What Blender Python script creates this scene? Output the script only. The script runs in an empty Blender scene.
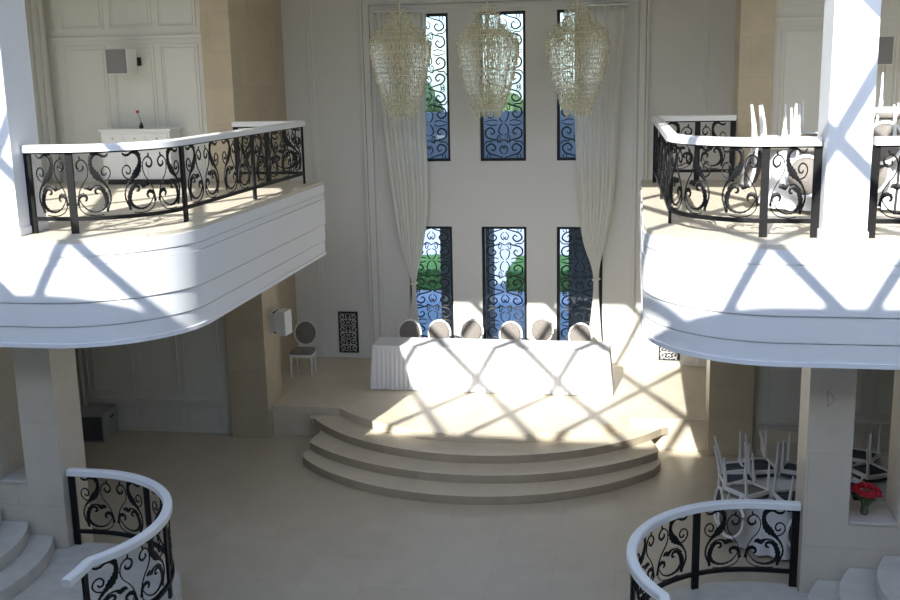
import bpy, bmesh, math, random
from mathutils import Vector, Matrix
PI = math.pi
random.seed(7)
S = bpy.context.scene
COL = S.collection
GZ, ST, LA, BA = 0.0, 0.55, 0.54, 4.61       # ground, stage, stair landing, balcony floor

# ------------------------------------------------------------------ materials
def mat(name, col, rough=.5, metal=0, noise=0, nscale=4, col2=None, bump=0, bscale=30, spec=.5, coat=0):
    m = bpy.data.materials.new(name); m.use_nodes = True
    nt = m.node_tree; b = nt.nodes['Principled BSDF']
    b.inputs['Base Color'].default_value = (*col, 1); b.inputs['Roughness'].default_value = rough
    b.inputs['Metallic'].default_value = metal; b.inputs['Specular IOR Level'].default_value = spec
    b.inputs['Coat Weight'].default_value = coat
    tc = nt.nodes.new('ShaderNodeTexCoord')
    if noise:
        n = nt.nodes.new('ShaderNodeTexNoise'); n.inputs['Scale'].default_value = nscale; n.inputs['Detail'].default_value = 6
        nt.links.new(tc.outputs['Object'], n.inputs['Vector'])
        r = nt.nodes.new('ShaderNodeValToRGB'); c2 = col2 or tuple(max(0, c*(1-noise)) for c in col)
        r.color_ramp.elements[0].color = (*c2, 1); r.color_ramp.elements[0].position = .32
        r.color_ramp.elements[1].color = (*col, 1); r.color_ramp.elements[1].position = .68
        nt.links.new(n.outputs['Fac'], r.inputs['Fac']); nt.links.new(r.outputs['Color'], b.inputs['Base Color'])
    if bump:
        n = nt.nodes.new('ShaderNodeTexNoise'); n.inputs['Scale'].default_value = bscale
        nt.links.new(tc.outputs['Object'], n.inputs['Vector'])
        u = nt.nodes.new('ShaderNodeBump'); u.inputs['Strength'].default_value = bump; u.inputs['Distance'].default_value = .01
        nt.links.new(n.outputs['Fac'], u.inputs['Height']); nt.links.new(u.outputs['Normal'], b.inputs['Normal'])
    return m

def stone_blocks(name, c1, c2, mortar, bw, bh, rough=.45, vert=True, noise=.5, msize=.006):
    """stone slabs with fine joints; vert: joints on upright faces, else on the floor"""
    m = bpy.data.materials.new(name); m.use_nodes = True
    nt = m.node_tree; N = nt.nodes; L = nt.links; b = N['Principled BSDF']; b.inputs['Roughness'].default_value = rough
    tc = N.new('ShaderNodeTexCoord'); sp = N.new('ShaderNodeSeparateXYZ'); L.new(tc.outputs['Object'], sp.inputs[0])
    cb = N.new('ShaderNodeCombineXYZ')
    if vert:
        ad = N.new('ShaderNodeMath'); ad.operation = 'ADD'; L.new(sp.outputs['X'], ad.inputs[0]); L.new(sp.outputs['Y'], ad.inputs[1])
        L.new(ad.outputs[0], cb.inputs['X']); L.new(sp.outputs['Z'], cb.inputs['Y'])
    else:
        L.new(sp.outputs['X'], cb.inputs['X']); L.new(sp.outputs['Y'], cb.inputs['Y'])
    br = N.new('ShaderNodeTexBrick'); L.new(cb.outputs[0], br.inputs['Vector'])
    br.inputs['Scale'].default_value = 1; br.inputs['Brick Width'].default_value = bw; br.inputs['Row Height'].default_value = bh
    br.inputs['Mortar Size'].default_value = msize; br.inputs['Mortar Smooth'].default_value = .3; br.offset = .5 if vert else 0
    br.inputs['Color1'].default_value = (*c1, 1); br.inputs['Color2'].default_value = (*c2, 1); br.inputs['Mortar'].default_value = (*mortar, 1)
    n = N.new('ShaderNodeTexNoise'); n.inputs['Scale'].default_value = 2.2; n.inputs['Detail'].default_value = 8; n.inputs['Roughness'].default_value = .65
    L.new(tc.outputs['Object'], n.inputs['Vector'])
    r = N.new('ShaderNodeValToRGB'); r.color_ramp.elements[0].position = .3; r.color_ramp.elements[1].position = .7
    r.color_ramp.elements[0].color = (1-.25*noise,)*3+(1,); r.color_ramp.elements[1].color = (1, 1, 1, 1)
    L.new(n.outputs['Fac'], r.inputs['Fac'])
    mx = N.new('ShaderNodeMix'); mx.data_type = 'RGBA'; mx.blend_type = 'MULTIPLY'; mx.inputs['Factor'].default_value = 1
    L.new(br.outputs['Color'], mx.inputs['A']); L.new(r.outputs['Color'], mx.inputs['B'])
    L.new(mx.outputs['Result'], b.inputs['Base Color'])
    return m

def glassy(name, tint, mixf, rough=.05):
    m = bpy.data.materials.new(name); m.use_nodes = True
    nt = m.node_tree; nt.nodes.remove(nt.nodes['Principled BSDF']); o = nt.nodes['Material Output']
    t = nt.nodes.new('ShaderNodeBsdfTransparent'); t.inputs[0].default_value = (*tint, 1)
    g = nt.nodes.new('ShaderNodeBsdfGlossy'); g.inputs['Roughness'].default_value = rough
    x = nt.nodes.new('ShaderNodeMixShader'); x.inputs[0].default_value = mixf
    nt.links.new(t.outputs[0], x.inputs[1]); nt.links.new(g.outputs[0], x.inputs[2]); nt.links.new(x.outputs[0], o.inputs[0])
    return m

def cloth(name, col, trans=.35):
    m = bpy.data.materials.new(name); m.use_nodes = True
    nt = m.node_tree; nt.nodes.remove(nt.nodes['Principled BSDF']); o = nt.nodes['Material Output']
    d = nt.nodes.new('ShaderNodeBsdfDiffuse'); d.inputs[0].default_value = (*col, 1)
    t = nt.nodes.new('ShaderNodeBsdfTranslucent'); t.inputs[0].default_value = (*col, 1)
    x = nt.nodes.new('ShaderNodeMixShader'); x.inputs[0].default_value = trans
    nt.links.new(d.outputs[0], x.inputs[1]); nt.links.new(t.outputs[0], x.inputs[2]); nt.links.new(x.outputs[0], o.inputs[0])
    return m

M = {}
M['white'] = mat('white_paint', (.80, .79, .75), .55, bump=.05)
M['fascia'] = mat('white_balcony_paint', (.82, .83, .84), .5, bump=.04)
M['trimw'] = mat('white_lacquer', (.84, .84, .83), .35)
M['panel'] = mat('panelled_wall_paint', (.70, .69, .63), .5)
M['ceil'] = mat('ceiling_paint', (.84, .83, .80), .7)
M['floor'] = stone_blocks('beige_floor_tile', (.55, .485, .375), (.525, .46, .35), (.45, .385, .29), .8, .8, .32, False, .5, .004)
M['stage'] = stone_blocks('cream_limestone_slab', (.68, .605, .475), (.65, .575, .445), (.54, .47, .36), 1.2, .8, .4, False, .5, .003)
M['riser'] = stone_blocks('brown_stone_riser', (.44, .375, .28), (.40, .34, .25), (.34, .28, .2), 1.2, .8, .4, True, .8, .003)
M['marble'] = stone_blocks('tan_marble_cladding', (.58, .49, .345), (.53, .445, .31), (.47, .39, .27), 1.6, .62, .35, True, .7, .004)
M['lime'] = stone_blocks('pale_limestone_cladding', (.62, .555, .45), (.59, .525, .42), (.48, .42, .33), 3.2, 1.1, .45, True, .5, .004)
M['landing'] = mat('pale_stone_tread', (.58, .54, .47), .4, noise=.15, nscale=5)
M['bfloor'] = stone_blocks('cream_balcony_tile', (.68, .62, .51), (.65, .59, .48), (.5, .44, .36), .6, .6, .4, False, .4, .004)
M['iron'] = mat('black_wrought_iron', (.004, .004, .0045), .5, 0, bump=.2, bscale=60, spec=.3)
M['blackf'] = mat('black_window_frame', (.012, .012, .014), .4)
M['bronze'] = mat('dark_iron_scroll', (.016, .016, .02), .5)
M['glass'] = glassy('window_glass', (.66, .76, .87), .05, .02)
M['roofglass'] = glassy('roof_glass', (.96, .98, 1.0), .03)
M['curtain'] = cloth('ivory_voile', (.93, .92, .86), .3)
M['drape'] = cloth('ivory_pleated_drape', (.66, .65, .58), .2)
M['linen'] = cloth('white_table_linen', (.86, .87, .90), .12)
M['chairw'] = mat('white_painted_wood', (.80, .80, .79), .35)
M['greyfab'] = mat('taupe_upholstery', (.25, .225, .205), .9, noise=.3, nscale=60)
M['bluefab'] = mat('charcoal_upholstery', (.06, .065, .085), .85, noise=.3, nscale=60)
M['grille'] = mat('grey_speaker_mesh', (.24, .235, .24), .7, bump=.4, bscale=300)
M['darkgrille'] = mat('dark_speaker_mesh', (.07, .072, .08), .8, bump=.4, bscale=300)
M['greybox'] = mat('grey_cabinet_paint', (.30, .30, .29), .6)
M['plastic'] = mat('white_plastic', (.74, .74, .72), .4)
M['blackp'] = mat('black_plastic', (.02, .02, .02), .5)
M['champ'] = mat('champagne_metal', (.78, .74, .60), .4, .3)
M['gold'] = mat('brass', (.72, .56, .26), .3, 1)
M['bulb'] = mat('frosted_bulb_glass', (.9, .75, .45), .3)
M['vase'] = mat('green_glass', (.09, .11, .06), .12, spec=.8)
M['rose'] = mat('red_petals', (.62, .015, .03), .55, noise=.4, nscale=40)
M['stem'] = mat('green_stems', (.05, .13, .04), .6)
M['cream'] = mat('cream_sideboard_paint', (.52, .49, .42), .5)
M['pencil'] = mat('grey_pencil_mark', (.34, .32, .29), .9)
M['hedge'] = mat('hedge_leaves', (.15, .26, .05), .8, noise=.6, nscale=7, col2=(.05, .14, .015), bump=1, bscale=12)
M['tree'] = mat('tree_leaves', (.20, .24, .08), .8, noise=.6, nscale=2.5, col2=(.05, .10, .02), bump=1, bscale=6)
M['bark'] = mat('bark', (.12, .09, .06), .9)
M['outstone'] = mat('grey_outdoor_stone', (.20, .185, .165), .8, noise=.3, nscale=3)
M['outtile'] = mat('blue_grey_terrace_tile', (.62, .60, .58), .5, noise=.25, nscale=1.5)
M['parapet'] = mat('blue_grey_parapet', (.48, .46, .45), .6, noise=.15, nscale=2)
M['pale'] = mat('pale_pink_gravel', (.80, .72, .68), .8, noise=.1, nscale=.5)

# crystal
def crystal():
    m = bpy.data.materials.new('cut_crystal'); m.use_nodes = True
    nt = m.node_tree; nt.nodes.remove(nt.nodes['Principled BSDF']); o = nt.nodes['Material Output']
    t = nt.nodes.new('ShaderNodeBsdfTransparent'); t.inputs[0].default_value = (.97, .96, .90, 1)
    g = nt.nodes.new('ShaderNodeBsdfGlossy'); g.inputs['Roughness'].default_value = .12; g.inputs[0].default_value = (1, .98, .9, 1)
    d = nt.nodes.new('ShaderNodeBsdfDiffuse'); d.inputs[0].default_value = (.92, .90, .76, 1)
    x = nt.nodes.new('ShaderNodeMixShader'); x.inputs[0].default_value = .68
    y = nt.nodes.new('ShaderNodeMixShader'); y.inputs[0].default_value = .5
    nt.links.new(g.outputs[0], x.inputs[1]); nt.links.new(d.outputs[0], x.inputs[2]); 
    nt.links.new(t.outputs[0], y.inputs[1]); nt.links.new(x.outputs[0], y.inputs[2]); nt.links.new(y.outputs[0], o.inputs[0])
    return m
M['crystal'] = crystal()

# ------------------------------------------------------------------ helpers
class MB:
    def __init__(s): s.bm = bmesh.new()
    def box(s, x0, x1, y0, y1, z0, z1, mi=0):
        v = [s.bm.verts.new(p) for p in ((x0,y0,z0),(x1,y0,z0),(x1,y1,z0),(x0,y1,z0),(x0,y0,z1),(x1,y0,z1),(x1,y1,z1),(x0,y1,z1))]
        for f in ((3,2,1,0),(4,5,6,7),(0,1,5,4),(1,2,6,5),(2,3,7,6),(3,0,4,7)):
            s.bm.faces.new([v[i] for i in f]).material_index = mi
        return s
    def prism(s, pts, z0, z1, mi=0, mtop=None):
        n = len(pts); a = [s.bm.verts.new((x, y, z0)) for x, y in pts]; b = [s.bm.verts.new((x, y, z1)) for x, y in pts]
        area = sum(pts[i][0]*pts[(i+1) % n][1]-pts[(i+1) % n][0]*pts[i][1] for i in range(n))
        if area < 0: a.reverse(); b.reverse()
        s.bm.faces.new(a[::-1]).material_index = mi; s.bm.faces.new(b).material_index = mi if mtop is None else mtop
        for i in range(n): s.bm.faces.new((a[i], a[(i+1) % n], b[(i+1) % n], b[i])).material_index = mi
        return s
    def tube(s, pts, r, n=8, closed=False, mi=0):
        pts = [Vector(p) for p in pts]; m = len(pts); rings = []
        for i, p in enumerate(pts):
            a = pts[(i-1) % m] if closed or i else pts[0]; b = pts[(i+1) % m] if closed or i < m-1 else pts[-1]
            t = (b-a).normalized(); up = Vector((0, 0, 1)) if abs(t.z) < .95 else Vector((1, 0, 0))
            u = t.cross(up).normalized(); w = u.cross(t)
            rr = r[i] if isinstance(r, (list, tuple)) else r
            rings.append([s.bm.verts.new(p+(u*math.cos(k*2*PI/n)+w*math.sin(k*2*PI/n))*rr) for k in range(n)])
        for i in range(m if closed else m-1):
            A, B = rings[i], rings[(i+1) % m]
            for k in range(n): s.bm.faces.new((A[k], A[(k+1) % n], B[(k+1) % n], B[k])).material_index = mi
        if not closed: s.bm.faces.new(rings[0][::-1]).material_index = mi; s.bm.faces.new(rings[-1]).material_index = mi
        return s
    def lathe(s, prof, c=(0,0,0), n=20, sx=1, sy=1, mi=0):
        rings = []
        for r, z in prof: rings.append([s.bm.verts.new((c[0]+r*sx*math.cos(k*2*PI/n), c[1]+r*sy*math.sin(k*2*PI/n), c[2]+z)) for k in range(n)])
        for A, B in zip(rings, rings[1:]):
            for k in range(n): s.bm.faces.new((A[k], A[(k+1) % n], B[(k+1) % n], B[k])).material_index = mi
        s.bm.faces.new(rings[0][::-1]); s.bm.faces.new(rings[-1])
        return s
    def ribbon(s, pts, ws, F, t):
        """flat forged scroll; pts in panel space, ws widths, F maps (u,v,n)->3-D"""
        n = len(pts); rings = []
        for i in range(n):
            a = pts[max(i-1, 0)]; b = pts[min(i+1, n-1)]
            dx, dy = b[0]-a[0], b[1]-a[1]; l = math.hypot(dx, dy) or 1; nx, ny = -dy/l, dx/l; w = ws[i]/2
            p = pts[i]
            rings.append([s.bm.verts.new(F(p[0]+nx*w, p[1]+ny*w, -t*.4)), s.bm.verts.new(F(p[0], p[1], -t)),
                          s.bm.verts.new(F(p[0]-nx*w, p[1]-ny*w, -t*.4)), s.bm.verts.new(F(p[0]-nx*w, p[1]-ny*w, t*.4)),
                          s.bm.verts.new(F(p[0], p[1], t)), s.bm.verts.new(F(p[0]+nx*w, p[1]+ny*w, t*.4))])
        for A, B in zip(rings, rings[1:]):
            for k in range(6): s.bm.faces.new((A[k], A[(k+1) % 6], B[(k+1) % 6], B[k]))
        s.bm.faces.new(rings[0][::-1]); s.bm.faces.new(rings[-1])
        return s
    def build(s, name, m, parent=None, smooth=False, bevel=0, solid=0, seg=2):
        me = bpy.data.meshes.new(name)
        bmesh.ops.recalc_face_normals(s.bm, faces=s.bm.faces[:])
        if smooth:
            for f in s.bm.faces: f.smooth = True
        s.bm.to_mesh(me); s.bm.free()
        for q in (m if isinstance(m, (list, tuple)) else [m]): me.materials.append(q)
        o = bpy.data.objects.new(name, me); COL.objects.link(o)
        if parent: o.parent = parent
        if bevel:
            b = o.modifiers.new('bevel', 'BEVEL'); b.width = bevel; b.segments = seg; b.limit_method = 'ANGLE'; b.angle_limit = .7
        if solid: q = o.modifiers.new('solid', 'SOLIDIFY'); q.thickness = solid
        return o

def tag(o, label=None, cat=None, group=None, kind=None):
    if label: o['label'] = label
    if cat: o['category'] = cat
    if group: o['group'] = group
    if kind: o['kind'] = kind
    return o
def thing(name, label, cat, loc=(0,0,0), rz=0, group=None):
    o = bpy.data.objects.new(name, None); COL.objects.link(o); o.location = loc; o.rotation_euler = (0,0,rz); o.empty_display_size = .2
    return tag(o, label, cat, group)
def struct(mb, name, m, **k): return tag(mb.build(name, m, **k), kind='structure')
def dup(root, loc, rot=(0,0,0), label=None, group=None):
    r = root.copy(); COL.objects.link(r); r.location = loc; r.rotation_euler = rot
    if label: r['label'] = label
    if group: r['group'] = group
    elif 'group' in r: del r['group']
    for ch in list(root.children):
        c = ch.copy(); COL.objects.link(c); c.parent = r
        for g in list(ch.children):
            d = g.copy(); COL.objects.link(d); d.parent = c
    return r
def arc(cx, cy, r, a0, a1, n=24, ry=None):
    return [(cx+r*math.cos(math.radians(a0+(a1-a0)*i/n)), cy+(ry or r)*math.sin(math.radians(a0+(a1-a0)*i/n))) for i in range(n+1)]
def smooth2(pts, k=6):
    """Catmull-Rom through tuples of any length"""
    out = []; n = len(pts)
    for i in range(n-1):
        p0, p1, p2, p3 = pts[max(i-1,0)], pts[i], pts[i+1], pts[min(i+2,n-1)]
        for j in range(k):
            t = j/k
            out.append(tuple(.5*((2*b)+(-a+c)*t+(2*a-5*b+4*c-d)*t*t+(-a+3*b-3*c+d)*t**3) for a,b,c,d in zip(p0,p1,p2,p3)))
    out.append(tuple(pts[-1])); return out
def mir(pts, s): return [(s*x, y) for x, y in pts]

# ------------------------------------------------------------------ room shell
YB, HC = 20.9, 8.5
WX = [(-1.966, -1.056), (-.455, .455), (1.056, 1.966)]; ZU = (4.647, 7.516); ZL = (.62, 3.34)

m = MB(); m.box(-8.8, 8.8, -3.3, 21.2, -.3, 0); struct(m, 'floor', M['floor'])

# back wall with six window openings and raised edge pilasters
m = MB(); T = .25
xs = [-4.6, -1.966, -1.056, -.455, .455, 1.056, 1.966, 4.6]
for i in range(7):
    if i % 2 == 0: m.box(xs[i], xs[i+1], YB, YB+T, 0, HC)
    else:
        for z0, z1 in ((0, ZL[0]), (ZL[1], ZU[0]), (ZU[1], HC)): m.box(xs[i], xs[i+1], YB, YB+T, z0, z1)
struct(m, 'wall_back', M['white'])
for k, s in enumerate((-1, 1)):
    m = MB(); a, b = sorted((s*3.87, s*4.42)); m.box(a, b, YB-.05, YB-.001, .552, HC-.002)
    a, b = sorted((s*3.80, s*3.87)); m.box(a, b, YB-.03, YB-.001, .552, HC-.002)
    m.box(*sorted((s*3.86, s*3.90)), YB-.065, YB-.052, .552, HC-.002)
    struct(m, 'trim_%d' % (k+1), M['white'], bevel=.006)
# moulded surround of the window bay
m = MB()
def surround(m, x0, x1, zt, d, y1=YB-.001):
    m.box(-x1, -x0, YB-d, y1, .552, zt+(x1-x0)); m.box(x0, x1, YB-d, y1, .552, zt+(x1-x0)); m.box(-x0, x0, YB-d, y1, zt, zt+(x1-x0))
surround(m, 2.52, 2.60, 7.60, .04); surround(m, 2.62, 2.74, 7.70, .07); surround(m, 2.75, 2.80, 7.83, .10)
struct(m, 'trim_3', M['white'], bevel=.008)

# panelled rear walls beside the stage, with mouldings
def frame(m, x0, x1, z0, z1, y, w=.035, d=.02):
    for a, b, c, e in ((x0, x1, z0, z0+w), (x0, x1, z1-w, z1), (x0, x0+w, z0+w, z1-w), (x1-w, x1, z0+w, z1-w)): m.box(a, b, y-d, y-.0005, c, e)
for s, nm in ((-1, 'wall_left_rear'), (1, 'wall_right_rear')):
    m = MB(); Y0 = 17.45
    a, b = sorted((s*4.42, s*8.5)); m.box(a, b, Y0, Y0+.3, 0, HC)
    def fr(x0, x1, z0, z1):
        a, b = sorted((s*x0, s*x1)); frame(m, a, b, z0, z1, Y0); frame(m, a+.06, b-.06, z0+.06, z1-.06, Y0, .015, .012)
    X = [4.72, 5.52, 6.40, 7.30, 8.3]
    for i in range(4):
        x0, x1 = X[i]+.05, X[i+1]-.05
        fr(x0, x1, .74, 3.2); fr(x0, x1, .16, .50)                   # ground storey: dado and field
        fr(x0, x1, 4.80, 6.95); fr(x0, x1, 7.22, 8.35)
    a, b = sorted((s*4.6, s*8.5))
    m.box(a, b, Y0-.05, Y0-.0005, .58, .63); m.box(a, b, Y0-.03, Y0-.0005, .53, .58); m.box(a, b, Y0-.03, Y0-.0005, 0.001, .10)
    m.box(a, b, Y0-.05, Y0-.0005, 7.04, 7.10); m.box(a, b, Y0-.03, Y0-.0005, 7.0, 7.04); m.box(a, b, Y0-.03, Y0-.0005, 4.612, 4.70)
    struct(m, nm, M['panel'], bevel=.004)
# marble-lined sides of the stage recess
for s, nm in ((-1, 'wall_left_stage'), (1, 'wall_right_stage')):
    m = MB(); a, b = sorted((s*4.40, s*4.62)); m.box(a, b, 17.76, YB-.052, 0, HC); struct(m, nm, M['marble'])
# outer side walls, front wall
for s, nm in ((-1, 'wall_left'), (1, 'wall_right')):
    m = MB(); a, b = sorted((s*8.5, s*8.8)); m.box(a, b, -3.3, 17.75, 0, HC); struct(m, nm, M['white'])
m = MB(); m.box(-8.5, 8.5, -3.3, -3.0, 0, HC)
struct(m, 'wall_front', M['white'])
# ceiling round the glazed roof light
SY0, SY1 = 3.45, 10.10
m = MB()
m.box(-8.8, 8.8, -3.3, SY0, HC, HC+.12); m.box(-8.8, 8.8, SY1, YB+T, HC, HC+.12)
m.box(-8.8, -8.3, SY0, SY1, HC, HC+.12); m.box(8.3, 8.8, SY0, SY1, HC, HC+.12)
struct(m, 'ceiling', M['ceil'])
# the roof light: a crossed lattice of white tubes below a glass sheet
sky = tag(bpy.data.objects.new('window_7', None), kind='structure'); COL.objects.link(sky)
m = MB(); m.box(-8.3, 8.3, SY0, SY1, HC+.125, HC+.135); m.build('pane', M['roofglass'], sky)
m = MB(); zl = HC+.05
def lat(x34, slope, base=3.4+3.41):
    # x34: X where the bar crosses the line Y=base; clipped to the opening
    p = []
    for Y in (SY0, SY1): p.append((x34+slope*(Y-base), Y))
    (xa, ya), (xb, yb) = p
    def clip(x, y, x2, y2):
        if x < -8.3: t = (-8.3-x)/(x2-x); return -8.3, y+(y2-y)*t
        if x > 8.3: t = (8.3-x)/(x2-x); return 8.3, y+(y2-y)*t
        return x, y
    if (xa < -8.3 and xb < -8.3) or (xa > 8.3 and xb > 8.3): return
    A = clip(xa, ya, xb, yb); B = clip(xb, yb, xa, ya)
    m.tube([(*A, zl), (*B, zl)], .070, 8)
DX = .64
for x_ in (-10.4,-8.9,-7.4,-5.93,-4.45,-2.95,-1.45,-.03,1.55,3.2,4.62,6.1,7.6): lat(x_+DX, .52)
for x_ in (-9.4,-7.9,-6.43,-4.92,-3.44,-1.95,-.42,1.2,2.88,4.43,5.95,7.4,8.9,10.4): lat(x_+DX, -.42)
m.build('lattice', M['trimw'], sky, smooth=True)

# windows in the back wall: black frame, scrollwork, glass
def spiral(cx, cy, r0, r1, a0, turns, n=18):
    return [(cx+(r0+(r1-r0)*i/n)*math.cos(a0+turns*2*PI*i/n), cy+(r0+(r1-r0)*i/n)*math.sin(a0+turns*2*PI*i/n)) for i in range(n+1)]
def grille_cell(mb, F, w, h, t, wd, dense=1):
    """one mirrored cell of curling ironwork, u in [-w/2,w/2], v in [0,h]"""
    for s in (-1, 1):
        def q(pts, k): 
            P = [(s*x*w/2, y*h) for x, y in pts]; n = len(P)
            mb.ribbon(P, [wd*k*(.55+.45*math.sin(PI*i/(n-1))) for i in range(n)], F, t)
        q(smooth2([(.05, .0), (.35, .06), (.75, .14), (.88, .30), (.62, .40), (.42, .30), (.52, .20), (.64, .25)]), 1.2)
        q(smooth2([(.0, .52), (.25, .44), (.36, .50), (.82, .58), (.90, .76), (.66, .86), (.46, .76), (.56, .67), (.66, .72)]), 1.2)
        q(smooth2([(.98, .36), (.86, .46), (.60, .47), (.50, .53)]), .9)
        q(smooth2([(.04, .10), (.20, .22), (.10, .34), (.02, .30), (.08, .24)]), .9)
        q(smooth2([(.04, .64), (.24, .72), (.18, .90), (.04, .98)]), .9)
        q(smooth2([(.30, .96), (.55, .92), (.95, .98)]), .8)
        if dense: q(spiral(.24, .58, .11, .03, PI, 1.2, 12), .7); q(spiral(.78, .05, .12, .04, PI/2, 1.1, 12), .7)
def back_window(k, x0, x1, z0, z1, cells):
    w = tag(bpy.data.objects.new('window_%d' % k, None), kind='structure'); COL.objects.link(w)
    f = MB(); d = .058
    for a, b, c, e in ((x0, x1, z0, z0+d), (x0, x1, z1-d, z1), (x0, x0+d, z0+d, z1-d), (x1-d, x1, z0+d, z1-d)): f.box(a, b, YB+.08, YB+.18, c, e)
    f.build('frame', M['blackf'], w)
    p = MB(); p.box(x0+d, x1-d, YB+.165, YB+.170, z0+d, z1-d); p.build('pane', M['glass'], w)
    g = MB(); cx = (x0+x1)/2; ww = x1-x0-2*d; hh = (z1-z0-2*d)/cells
    for c in range(cells):
        zb = z0+d+hh*c; fl = c % 2
        F = (lambda u, v, n, zb=zb, fl=fl: (cx+u, YB+.125+n, zb+(hh-v if fl else v)))
        grille_cell(g, F, ww, hh, .008, .027)
    g.build('scroll_grille', M['bronze'], w)
k = 1
for x0, x1 in WX: back_window(k, x0, x1, *ZU, 4); k += 1
for x0, x1 in WX: back_window(k, x0, x1, *ZL, 4); k += 1

# ------------------------------------------------------------------ pillars and columns
def box_thing(name, label, cat, dims, m, bevel=.008):
    b = MB(); b.box(*dims); return tag(b.build(name, m, bevel=bevel), label, cat)
for s, sd in ((-1, 'left'), (1, 'right')):
    X = lambda a, b: sorted((s*a, s*b))
    box_thing('marble_pillar', 'tan marble pillar at ground level on the %s of the stage steps' % sd, 'pillar', (*X(3.84, 4.56), 17.3, 18.1, 0, 3.342), M['marble'])
    box_thing('marble_pillar', 'tan marble pillar rising behind the %s balcony beside the window wall' % sd, 'pillar', (*X(4.13, 4.64), 17.30, 18.1, 4.612, HC-.002), M['marble'])
    c = thing('square_column', 'white square column standing on the %s balcony at its rail' % sd, 'column', (s*4.665, 11.42, BA+.001))
    b = MB(); b.box(-.215, .215, -.30, .30, .10, HC-BA-.004); b.build('shaft', M['fascia'], c, bevel=.006)
    b = MB(); b.box(-.23, .23, -.315, .315, 0, .10); b.build('base', M['fascia'], c, bevel=.01)

# ground storey stone arcade walls with unglazed openings
def arcade(s, nm, xo0, xo1):
    m = MB(); y0, y1 = 11.5, 12.1; top = 3.342
    a, b = sorted((s*4.47, s*xo0)); m.box(a, b, y0, y1, 0, top)
    a, b = sorted((s*xo1, s*8.5)); m.box(a, b, y0, y1, 0, top)
    a, b = sorted((s*xo0, s*xo1)); m.box(a, b, y0, y1, 0, 1.39)
    struct(m, nm, M['lime'])
    m = MB(); a, b = sorted((s*(xo0+.002), s*(xo1-.002))); m.box(a, b, y0-.015, y1+.01, 1.391, 1.425)
    return m
struct(arcade(-1, 'wall_left_arcade', 4.96, 5.32), 'trim_4', M['landing'], bevel=.004)
struct(arcade(1, 'wall_right_arcade', 4.95, 5.47), 'trim_5', M['landing'], bevel=.004)
# faint pencilled mark on the right column
m = MB(); m.tube([(4.66, 11.498, 2.92), (4.665, 11.498, 2.74), (4.74, 11.498, 2.82), (4.66, 11.498, 2.92)], .004, 5)
tag(m.build('pencil_mark', M['pencil']), 'faint grey triangular mark high on the right stone column', 'mark')

# ------------------------------------------------------------------ balconies
def bfoot(d):
    return [(2.66+d, 17.44)]+[(2.66+d, 12.3+y) for y in (3.4, 1.7)]+arc(4.10, 12.3, 1.44-d, 180, 270, 80)+[(8.49, 10.86+d), (8.49, 17.44)]
for s, sd in ((-1, 'left'), (1, 'right')):
    t = thing('balcony', 'curved white balcony with stepped fascia on the %s of the hall' % sd, 'balcony', (0, 0, 0))
    m = MB(); m.prism(mir(bfoot(.015), s), 4.56, BA); m.build('floor_slab', M['bfloor'], t)
    m = MB()
    for d, z0, z1 in ((0, 4.415, 4.559), (.022, 4.400, 4.415), (.008, 4.318, 4.400), (.022, 4.308, 4.318), (0.0, 3.885, 4.308), (.035, 3.868, 3.885), (.018, 3.600, 3.868), (.05, 3.585, 3.600), (.03, 3.395, 3.585), (.015, 3.345, 3.395)):
        m.prism(mir(bfoot(d), s), z0, z1)
    m.build('fascia', M['fascia'], t)

# ------------------------------------------------------------------ scroll railings
U = .00286
def motif_strokes():
    """one acanthus scroll; points (x, y, width) on a 245 x 330 panel, x from 365, y down from 85 to 415"""
    R = []
    def st(pts, ser=0, k=6):
        P = smooth2([(x, 415-y, w) for x, y, w in pts], k); W = []
        for i, p in enumerate(P): W.append(max(5, p[2])*(1+ser*(1 if i % 4 == 0 else -.35 if i % 4 == 2 else 0)))
        R.append(([(p[0], p[1]) for p in P], W))
    st([(574,90,6),(560,102,12),(538,102,13),(518,92,12),(498,90,18),(476,100,26),(467,125,20),(468,152,24),(480,182,34),(500,206,38),(524,228,20),(550,255,12),(568,288,9),(572,322,9),(562,352,11),(548,376,16),(546,394,14)], .22)
    st([(500,296,7),(484,292,12),(486,274,13),(506,268,16),(528,283,20),(543,312,26),(546,343,24),(528,370,18),(495,387,12),(455,388,9),(420,372,7),(396,345,5),(384,322,6)], .2)
    st([(376,357,20),(378,336,12),(386,314,18),(404,301,20),(424,306,16),(430,322,12),(420,334,9)], .2)
    st([(378,356,5),(392,384,5),(428,405,5),(480,411,5),(524,407,5)])
    st([(378,345,5),(386,292,5),(408,252,5),(438,214,5),(450,175,5),(442,138,6),(416,118,8),(390,130,9),(383,153,10),(400,172,13),(422,162,10),(420,146,6)])
    st([(406,98,5),(404,108,9),(412,120,8)])
    st([(420,270,8),(436,262,22),(456,268,24),(478,254,10),(515,256,7),(545,282,6)], .15)
    st([(535,232,8),(564,220,7),(579,192,7),(570,165,7),(546,157,8),(529,176,8),(534,198,9),(550,199,9),(556,188,7)])
    return R
STROKES = motif_strokes()
class Path:
    def __init__(s, pts):
        s.p = [Vector((x, y, 0)) for x, y in pts]; s.c = [0]
        for a, b in zip(s.p, s.p[1:]): s.c.append(s.c[-1]+(b-a).length)
        s.L = s.c[-1]
    def at(s, d):
        d = max(0, min(s.L, d)); i = 0
        while i < len(s.c)-2 and s.c[i+1] < d: i += 1
        t = (d-s.c[i])/(s.c[i+1]-s.c[i]); return s.p[i].lerp(s.p[i+1], t)
    def tan(s, d):
        return (s.at(min(s.L, d+.03))-s.at(max(0, d-.03))).normalized()
    def near(s, x, y):
        best = min(range(401), key=lambda i: (s.at(s.L*i/400)-Vector((x, y, 0))).length); return s.L*best/400
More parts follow.
